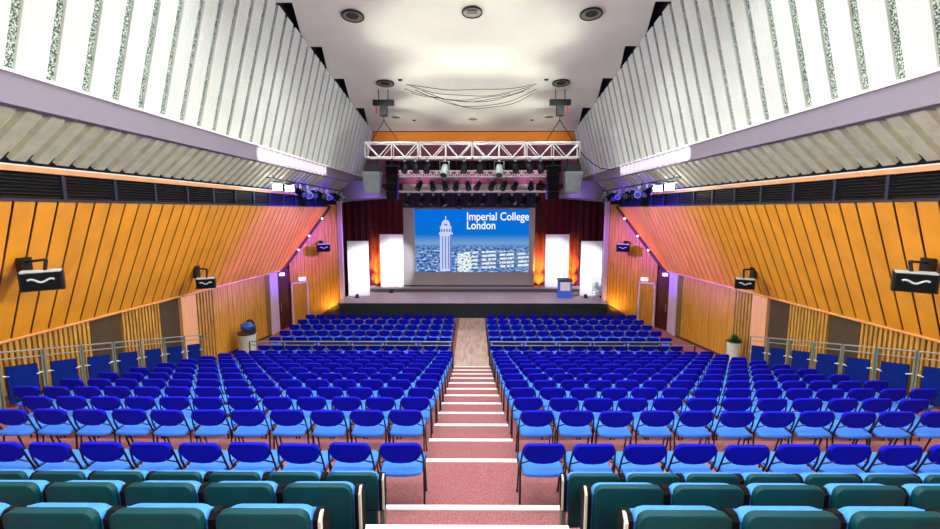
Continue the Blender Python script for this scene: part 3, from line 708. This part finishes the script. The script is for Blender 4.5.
# ------------------------------------------------------------------ guard rail in front of the rake
for sx, nm in ((-1, 'left'), (1, 'right')):
    x0, x1 = (-7.95, -.74) if sx < 0 else (.6, 7.85)
    gr = thing('guard_rail', 'grey guard rail across the foot of the raked seating, %s of the aisle' % nm, 'railing', (0, 15.14, 0))
    b_ = MB(); b_.tube([(x0, 0, 1.08), (x1 if sx < 0 else x1 - .8, 0, 1.08)], .024, 6); b_.build('top_rail', M['grey_metal'], gr)
    b_ = MB(); b_.tube([(x0, 0, .95), (x1, 0, .95)], .02, 6); b_.build('mid_rail', M['grey_metal'], gr)
    n = 6
    for q in range(n):
        a = x0 + (x1-x0)*q/n; bx_ = x0 + (x1-x0)*(q+1)/n
        if (sx < 0 and q > 0) or (sx > 0 and q < n-1):
            b_ = MB(); b_.box((a + .1, -.01, .965), (bx_ - .1, .01, 1.065)); b_.build('infill', M['teal'], gr)
    for q in range(n + 1):
        a = x0 + (x1-x0)*q/n
        b_ = MB(); b_.tube([(a, 0, 0), (a, 0, 1.08 if not (sx > 0 and q == n) else .95)], .024, 6); b_.build('post', M['black'], gr)

# side barriers with blue panels
for sx, nm in ((-1, 'left'), (1, 'right')):
    y = 6.66 if sx < 0 else 6.5
    for i in range(8):
        ya, yb = y + .83*i + .03, y + .83*(i+1) - .03
        base = lambda yy: 3.2 - 1.27 - .232*(yy - 7.5)
        th = thing('crowd_barrier', 'metal barrier with a blue panel on the %s gangway, %s counting from the stage' % (nm, ORD[8-i]), 'barrier', (sx*8.47, 0, 0), 0, 'blue panel barriers on the %s gangway' % nm)
        for yy in (ya, yb):
            b_ = MB(); b_.tube([(0, yy, ramp_z(yy) + .0), (0, yy, base(yy) + 1.27)], .022, 6); b_.build('post', M['post'], th)
        b_ = MB(); b_.tube([(0, ya, base(ya) + 1.27), (0, yb, base(yb) + 1.27)], .018, 6); b_.build('top_rail', M['grey_metal'], th)
        b_ = MB(); b_.tube([(0, ya, base(ya) + 1.14), (0, yb, base(yb) + 1.14)], .014, 6); b_.build('mid_rail', M['grey_metal'], th)
        pa, pb = ya + .1, yb - .1
        b_ = MB(); b_.hexa([(-.01, pa, base(pa) + .28), (.01, pa, base(pa) + .28), (.01, pb, base(pb) + .28), (-.01, pb, base(pb) + .28)], [(-.01, pa, base(pa) + 1.0), (.01, pa, base(pa) + 1.0), (.01, pb, base(pb) + 1.0), (-.01, pb, base(pb) + 1.0)]); b_.build('panel', M['barrier'], th)
        for yy, pp in ((ya, pa), (yb, pb)):
            b_ = MB(); b_.tube([(0, yy, base(yy) + .82), (0, pp + (.04 if pp == pa else -.04), base(pp) + .8)], .016, 5); b_.build('clip', M['mark'], th)

# bin with bags, planter
bi = thing('waste_bin', 'pale grey round bin against the left timber wall', 'bin', (-8.62, 16.25, ramp_z(16.25)))
b_ = MB(); b_.lathe([(.28, 0), (.3, .02), (.33, .72), (.35, .74), (.35, .77), (.3, .77), (.28, .65)], n=20); b_.build('drum', M['bin'], bi, True)
b_ = MB(); b_.lathe([(.32, .75), (.34, .82), (.2, .79)], n=20); b_.build('liner_rim', M['bag_black'], bi, True)
def lump(c, r, seed, sq=(1, 1, 1)):
    rr = random.Random(seed); mb = MB(); rings = []
    for i in range(1, 9):
        th_ = PI*i/9
        rings.append([(c[0] + sq[0]*r*math.sin(th_)*math.cos(2*PI*k_/14)*(1 + .18*math.sin(3*2*PI*k_/14 + seed + i) + rr.uniform(-.06, .06)), c[1] + sq[1]*r*math.sin(th_)*math.sin(2*PI*k_/14), c[2] + sq[2]*r*math.cos(th_)*-1) for k_ in range(14)])
    return mb.rings(rings)
tag(lump((-8.55, 16.2, ramp_z(16) + 1.03), .25, 3, (1, .9, .72)).build('rubbish_bag', M['bag_blue'], None, True), 'blue plastic bag stuffed in the top of the pale bin', 'bag')
tag(lump((-8.90, 17.05, ramp_z(17) + .62), .27, 5, (.9, .9, 2.2)).build('rubbish_bag', M['bag_black'], None, True), 'black plastic rubbish bag standing behind the pale bin at the left wall', 'bag')  # one black shape stands for the bag and the shadow beside the bin
pt = thing('potted_plant', 'leafy green plant in a white planter at the end of the right barriers', 'plant', (8.72, 14.3, ramp_z(14.3) - .02))
b_ = MB(); b_.lathe([(.17, 0), (.2, .02), (.22, .8), (.2, .8), (.18, .72)], n=16); b_.build('planter', M['bin'], pt, True)
b_ = MB(); rr = random.Random(2)
for q in range(70):
    a_, e_ = rr.uniform(0, 2*PI), rr.uniform(.2, 1.5); l_ = rr.uniform(.2, .36); d = Vector((math.cos(a_)*math.cos(e_), math.sin(a_)*math.cos(e_), math.sin(e_))); o = Vector((0, 0, .76)); u = d.cross(Vector((0, 0, 1))).normalized()*.05
    b_.add([o, o + d*l_*.6 + u, o + d*l_, o + d*l_*.6 - u], [(0, 1, 2, 3)])
b_.build('leaves', M['leaf'], pt)

# ------------------------------------------------------------------ blue conference chairs
def lens_outline(n=10):
    pts = []          # x, z about the back's centre: flat rounded top, curved belly
    W, top, bot, rc = .222, .118, -.132, .075
    for i in range(n//2 + 1):
        a = PI/2 * i / (n//2); pts.append((W - rc + rc*math.sin(a), top - rc + rc*math.cos(a)))
    for i in range(1, n):
        a = PI * i / n
        pts.append((W*math.cos(a)**1 if False else W*math.copysign(abs(math.cos(a))**.72, math.cos(a)), .02 + (bot - .02)*math.sin(a)))
    for i in range(n//2 + 1):
        a = PI/2 * i / (n//2); pts.append((-W + rc - rc*math.cos(a), top - rc + rc*math.sin(a)))
    return pts
def make_back(mb, det=True):
    ol = lens_outline(10 if det else 6); cz = .675
    tl = .22
    def P(x, z, y): # lean and slight wrap
        return (x, -.20 - (z)*tl + y + .35*x*x, cz + z)
    rg = ((.92, -.026), (1.0, -.012), (1.0, .012), (.92, .024)) if det else ((1.0, -.02), (1.0, .02))
    return mb.rings([[P(x*s_, z*s_, y) for x, z in ol] for s_, y in rg])
def seat_outline(n=8):
    pts = []; W, yb, yf, rc = .23, -.19, .22, .07
    for i in range(n + 1):
        a = PI*i/n; pts.append((-.218*math.cos(a), yb - .055*math.sin(a)))
    for cx_, a0_ in ((W - rc, 0), (-W + rc, PI/2)):
        for i in range(5):
            a = a0_ + PI/2*i/4; pts.append((cx_ + rc*math.cos(a), yf - rc + rc*math.sin(a)))
    return pts
def make_seat(mb, det=True):
    ol = seat_outline(8 if det else 4)
    rg = ((.93, .405), (1.0, .42), (1.0, .445), (.94, .46)) if det else ((1, .41), (1, .455))
    return mb.rings([[(x*s_, y*s_, z + .05*y + .2*max(0, -y - .12)) for x, y in ol] for s_, z in rg])
LEGS = [((-.235, -.1, .44), (-.24, -.13, 0)), ((.235, -.1, .44), (.24, -.13, 0)), ((-.235, .02, .43), (-.235, .15, 0)), ((.235, .02, .43), (.235, .15, 0))]
def make_frame(mb, n=6):
    for sx in (-1, 1):
        mb.tube([(sx*.235, -.1, .42), (sx*.238, -.16, .56), (sx*.222, -.205, .72)], .011, n)
        mb.tube([(sx*.235, -.13, .41), (sx*.235, .17, .425)], .011, n)
        mb.tube([(sx*.238, -.16, .54), (sx*.16, -.22, .60)], .008, n)
    mb.tube([(-.235, .1, .40), (.235, .1, .40)], .01, n)
    return mb
CH = thing('conference_chair', '', 'chair')
make_back(MB()).build('backrest', M['back_blue'], CH, True)
make_seat(MB()).build('seat', M['seat_blue'], CH, True)
make_frame(MB()).build('frame', M['black'], CH, True)
for a, b in LEGS:
    b_ = MB(); b_.tube([a, b], .011, 6); b_.lathe([(.014, 0), (.014, .03)], (b[0], b[1], 0), n=6); b_.build('leg', M['black'], CH, True)
rows = []   # (row index, y, z, xs left, xs right)
P_ = .537
rows.append((0, 4.59, 2.48, [-.78 - P_*.99*i for i in range(9)], [.75 + P_*i for i in range(9)]))
ncnt = {1: 11, 2: 12}
for kk in range(1, 12):
    n = ncnt.get(kk, 14)
    rows.append((kk, 5.83 + .87*(kk-1), 2.26 - .204*(kk-1), [-.90 - P_*i for i in range(n)], [.865 + P_*i for i in range(n)]))
placed = []
for kk, y, z, xl, xr in rows:
    for i, x in enumerate(xl): placed.append((kk, y, z, x, i, 'left'))
    for i, x in enumerate(xr): placed.append((kk, y, z, x, i, 'right'))
placed.sort(key=lambda q: (q[0], abs(q[3])))
indiv, rest = placed[:300], placed[300:]
first = True
rc_ = random.Random(5)
for kk, y, z, x, i, side in indiv:
    lab = 'blue chair, %s seat %s of the centre aisle, %s row ahead of the green seats' % (ORD[i+1], side, ORD[kk+1])
    g = 'blue chairs %s of the centre aisle' % side
    loc = (x + rc_.uniform(-.008, .008), y + rc_.uniform(-.012, .012), z); rot = (0, 0, rc_.uniform(-.03, .03))
    if first:
        CH.location = loc; CH.rotation_euler = rot; CH['label'] = lab; CH['group'] = g; first = False
    else: dup(CH, loc, rot, lab, g)
# the far rows on the flat floor, too many to count one by one
far = MB()
def put(mb_src, x, y, z, rz, mi):
    c, s_ = math.cos(rz), math.sin(rz); far.cur = mi
    far.add([(x + vx*c - vy*s_, y + vx*s_ + vy*c, z + vz) for vx, vy, vz in mb_src.v], mb_src.f)
FB, FS, FF = make_back(MB(), False), make_seat(MB(), False), MB()
make_frame(FF, 4)
for a, b in LEGS: FF.tube([a, b], .011, 4)
spots = [(x, y, z) for kk, y, z, x, i, side in rest]
for r_ in range(6):
    y = 15.93 + .93*r_
    for i in range(14):
        spots.append((-1.08 - .512*i, y, 0)); spots.append((.85 + .512*i, y, 0))
for x, y, z in spots:
    if abs(x) + y > 29.3 + (0 if y < 20 else 0): continue
    rz = rc_.uniform(-.03, .03); x += rc_.uniform(-.01, .01)
    put(FB, x, y, z, rz, 0); put(FS, x, y, z, rz, 1); put(FF, x, y, z, rz, 2)
tag(far.build('distant_chairs', [M['back_blue'], M['seat_blue'], M['black']]), 'rows of small dark blue chairs on the flat floor between the guard rail and the stage', 'chairs', None, 'stuff')

# ------------------------------------------------------------------ green backed fixed seats
def rrect(w, z0, z1, rt, rb, n=5):
    pts = []
    for cx_, cz_, a0_, r in ((w/2 - rt, z1 - rt, 0, rt), (-w/2 + rt, z1 - rt, PI/2, rt), (-w/2 + rb, z0 + rb, PI, rb), (w/2 - rb, z0 + rb, 3*PI/2, rb)):
        for i in range(n):
            a = a0_ + PI/2*i/(n-1); pts.append((cx_ + r*math.cos(a), cz_ + r*math.sin(a)))
    return pts
def loft_y(mb, ol, rg, lean=0.0, cz=0.5):
    mx = 0; mz = sum(p[1] for p in ol)/len(ol)
    return mb.rings([[(x*s_, y - (z - .4)*lean, mz + (z - mz)*s_) for x, z in ol] for s_, y in rg])
FX = thing('fixed_seat', '', 'seat')
sh = loft_y(MB(), rrect(.455, .36, .745, .055, .03), ((.95, -.028), (.99, -.022), (1, -.012), (1, .02)), .06).build('back_shell', M['shell'], FX, True)
loft_y(MB(), rrect(.44, .06, .35, .02, .08), ((.96, -.02), (1, -.01), (1, .02)), .06).build('lower_shell', M['shell'], sh, True)
loft_y(MB(), rrect(.475, .38, .706, .07, .04), ((1.01, .021), (1.02, .045), (1.01, .08), (.95, .11)), .06).build('back_cushion', M['cushion'], FX, True)
loft_y(MB(), rrect(.44, .2, .56, .05, .05), ((.95, .14), (1, .16), (1, .23), (.95, .25)), .0).build('seat_cushion', M['cushion'], FX, True)
for side, sgn in (('left', 1), ('right', -1)): pass
ar = MB(); ol = [(0.0, .34), (.11, .34), (.12, .62), (.10, .675), (.07, .70), (.03, .70), (.0, .67)]
AR = ar.prism([(-.021, y, z) for y, z in ol], (.042, 0, 0)).build('armrest', M['matt_black'], FX)
tr_ = MB()
for a, b in zip([(.0, .36), (.0, .665)], [(.0, .665), (.03, .697)]):
    tr_.hexa([(.009, a[0]-.012, a[1]), (.024, a[0]-.012, a[1]), (.024, a[0]+.014, a[1]), (.009, a[0]+.014, a[1])], [(.009, b[0]-.012, b[1]+.006), (.024, b[0]-.012, b[1]+.006), (.024, b[0]+.014, b[1]+.006), (.009, b[0]+.014, b[1]+.006)])
ET = tr_.build('edge_trim', M['cream'], AR); ET['label'] = 'cream edge trim'
AR.location = (.261, 0, 0)
b_ = MB(); b_.box((-.02, .01, 0), (.02, .09, .345)); b_.box((-.02, -.02, 0), (.02, .2, .02)); b_.build('leg', M['post'], FX).location = (.261, 0, 0)
grow = [('third', 'C', 2.03, 3.57, 4, 1.045), ('second', 'B', 2.75, 3.15, 6, 1.04), ('first', 'A', 3.70, 2.68, 9, 1.09)]
RN = {'C': 'closest row to the viewer', 'B': 'middle green row', 'A': 'green row behind the blue chairs'}
first = True
dz = {'C': -.075, 'B': .003, 'A': -.05}
for _, rid, y, z, n, xs in grow:
    for sx, nm in ((-1, 'left'), (1, 'right')):
        for i in range(n):
            lab = 'green backed blue fixed seat, %s %s of the aisle, %s' % (ORD[i+1], nm, RN[rid])
            loc = (sx*(xs + .53*i), y, z); g = 'green backed fixed seats'
            if first and sx < 0:
                FX.location = loc; FX['label'] = lab; FX['group'] = g; first = False; r = FX
            else: r = dup(FX, loc, (0, 0, 0), lab, g)
            r.scale = (1, 1, 1 + dz[rid]/.74)
            if sx > 0:
                for c in r.children:
                    if c.name.startswith(('armrest', 'leg')): c.location = (-.261, 0, 0); c.scale = (-1, 1, 1)
            if i > 0:
                for c in r.children:
                    for g_ in list(c.children):
                        if g_.name.startswith('edge_trim'): bpy.data.objects.remove(g_)

# ------------------------------------------------------------------ lights
def light(kind, name, loc, power, col=(1, 1, 1), size=.3, rot=None, target=None, spot=None, blend=.5, sy=None):
    l = bpy.data.lights.new(name, kind); l.energy = power; l.color = col
    if kind == 'AREA':
        l.size = size
        if sy: l.shape = 'RECTANGLE'; l.size_y = sy
        else: l.shape = 'DISK'
    else: l.shadow_soft_size = size
    if kind == 'SPOT': l.spot_size = math.radians(spot or 90); l.spot_blend = blend
    o = bpy.data.objects.new(name, l); COL.objects.link(o); o.location = loc
    if target is not None:
        o.rotation_euler = (Vector(target) - Vector(loc)).to_track_quat('-Z', 'Y').to_euler()
    elif rot: o.rotation_euler = rot
    return o
# house downlights in the ceiling
for y in (-1.5, 3.0, 8.5, 13.7, 18.75):
    for x in (-3.55, 0, 3.55):
        light('SPOT', 'house_downlight', (x, y, ceil_at(x, y) - .12), 960 if y < 15 else 560, (.93, .98, 1), .35, (0, 0, 0), spot=130, blend=.9)
# spots added to brighten the upper walls
for sx in (-1, 1):
    for y, p in ((1.0, 330), (4.5, 330), (8.0, 270), (12, 60)):
        light('SPOT', 'wall_washer', (sx*2.6, y, ceil_at(0, y) - .3), p, (.84, 1, .97), .3, target=(sx*6.4, y + .6, 7.8), spot=90, blend=1)
    # lamps added at ledge height to light panelling, soffit and ceiling across the hall
    for y in (-1, 3.5, 8, 12.5, 17):
        light('SPOT', 'ledge_lamp', (-sx*5.95, y, 7.95), (2700 if y < 10 else 1900) if y < 15 else 450, (1, .95, .78), .25, target=(sx*8.4, y + 2.0, 4.6), spot=62, blend=1)
        light('SPOT', 'soffit_lamp', (-sx*5.95, y, 7.85), 620, (.97, 1, .92), .2, target=(sx*6.9, y + 1.0, 6.7), spot=40, blend=1)
    for y in (6, 10, 14, 18, 21):
        light('SPOT', 'ledge_uplight', (sx*5.8, y, 7.85), 800, (.96, 1, .96), .25, target=(-sx*.3, y + .8, ceil_at(0, y + .8)), spot=62, blend=1)
    # chain of narrow spots added to brighten the fascia
    for q in range(14):
        light('SPOT', 'profile_spot', (-sx*4.7, 19.15, 8.25), 21000, (1, .98, .95), .02, target=(sx*6.37, 13.5 + .45*q, 7.385), spot=2.7, blend=.6)
# stage lights
for sx in (-1, 1):
    for yt, p in ((20.2, 42000), (17.6, 42000), (15.6, 16000)):
        light('SPOT', 'violet_wash', (-sx*4.9, 20.6, 7.3), p, (.07, .02, 1), .15, target=(sx*8.0, yt, 4.75), spot=23, blend=1)
    light('SPOT', 'violet_wash', (sx*3.2, 23.0, 6.3), 350, (.4, .22, 1), .15, target=(sx*6.2, 25.3, 3.6), spot=70, blend=1)
    light('SPOT', 'violet_wash', (sx*5.0, 22.7, 6.0), 110, (.35, .22, 1), .1, target=(sx*5.6, 23.6, 6.8), spot=80, blend=1)
    light('SPOT', 'violet_wash', (-sx*2.6, 20.3, 7.0), 9000, (.42, .12, 1), .15, target=(sx*8.2, 22.0, 3.9), spot=22, blend=1)
    light('SPOT', 'orange_uplight', (sx*6.85, 22.5, .3), 160, (1, .55, .1), .08, target=(sx*7.7, 22.4, 1.8), spot=110, blend=1)
for x, pw in ((4.06, 1.0), (6.1, .7), (-4.42, .5), (-5.95, .8)):
    for zt, p, sz in ((1.5, 1500, 32), (2.3, 2200, 30), (3.2, 1000, 22)):
        light('SPOT', 'orange_uplight', (x, 25.7, 1.12), p * pw * 2.6, (1, .48, .02), .04, target=(x, 26.95, zt), spot=sz, blend=.8)
for x, y, z in ((-6.5, 24.8, .83), (-4.86, 26.3, 1.06), (6.74, 24.85, .83), (5.07, 26.3, 1.06)):
    light('SPOT', 'panel_uplight', (x, y - 1.2, .95), 110, (1, .98, 1), .05, target=(x, y, z + 2.0), spot=80, blend=1)
    light('SPOT', 'profile_spot', (x * .35, 18.9, 7.0), 4200, (.92, .90, 1), .1, target=(x, y, z + 1.5), spot=20, blend=.6)
for x in (-5, -2.5, 0, 2.5, 5):
    light('SPOT', 'stage_wash', (x * .5, 18.9, 7.0), 900, (1, .93, .99), .12, target=(x, 24.0, .95), spot=34, blend=1)
for x in (-2.5, 0, 2.5):
    light('SPOT', 'truss_uplight', (x * .9, 19.2, 8.75), 330, (1, .98, .93), .25, target=(x * .5, 13.0, 11.3), spot=90, blend=1)  # added to brighten the middle of the ceiling
    light('SPOT', 'header_wash', (x * 1.4, 20.1, 8.9), 420, (1, .92, .8), .15, target=(x * 1.4, 25.7, 9.95), spot=50, blend=1)  # added to light up the orange header
    light('SPOT', 'back_wall_wash', (x * 1.3, 25.9, 7.3), 110, (1, .6, .85), .15, target=(x * 1.3, 27.3, 8.8), spot=130, blend=1)

w = bpy.data.worlds.new('world'); SC.world = w; w.use_nodes = True
w.node_tree.nodes['Background'].inputs[0].default_value = (.5, .5, .5, 1); w.node_tree.nodes['Background'].inputs[1].default_value = .3
SC.view_settings.view_transform = 'Standard'; SC.view_settings.look = 'None'; SC.view_settings.exposure = 0; SC.view_settings.gamma = 1
SC.view_settings.use_curve_mapping = False
SC.cycles.use_denoising = True
SC.cycles.max_bounces = 8; SC.cycles.diffuse_bounces = 5
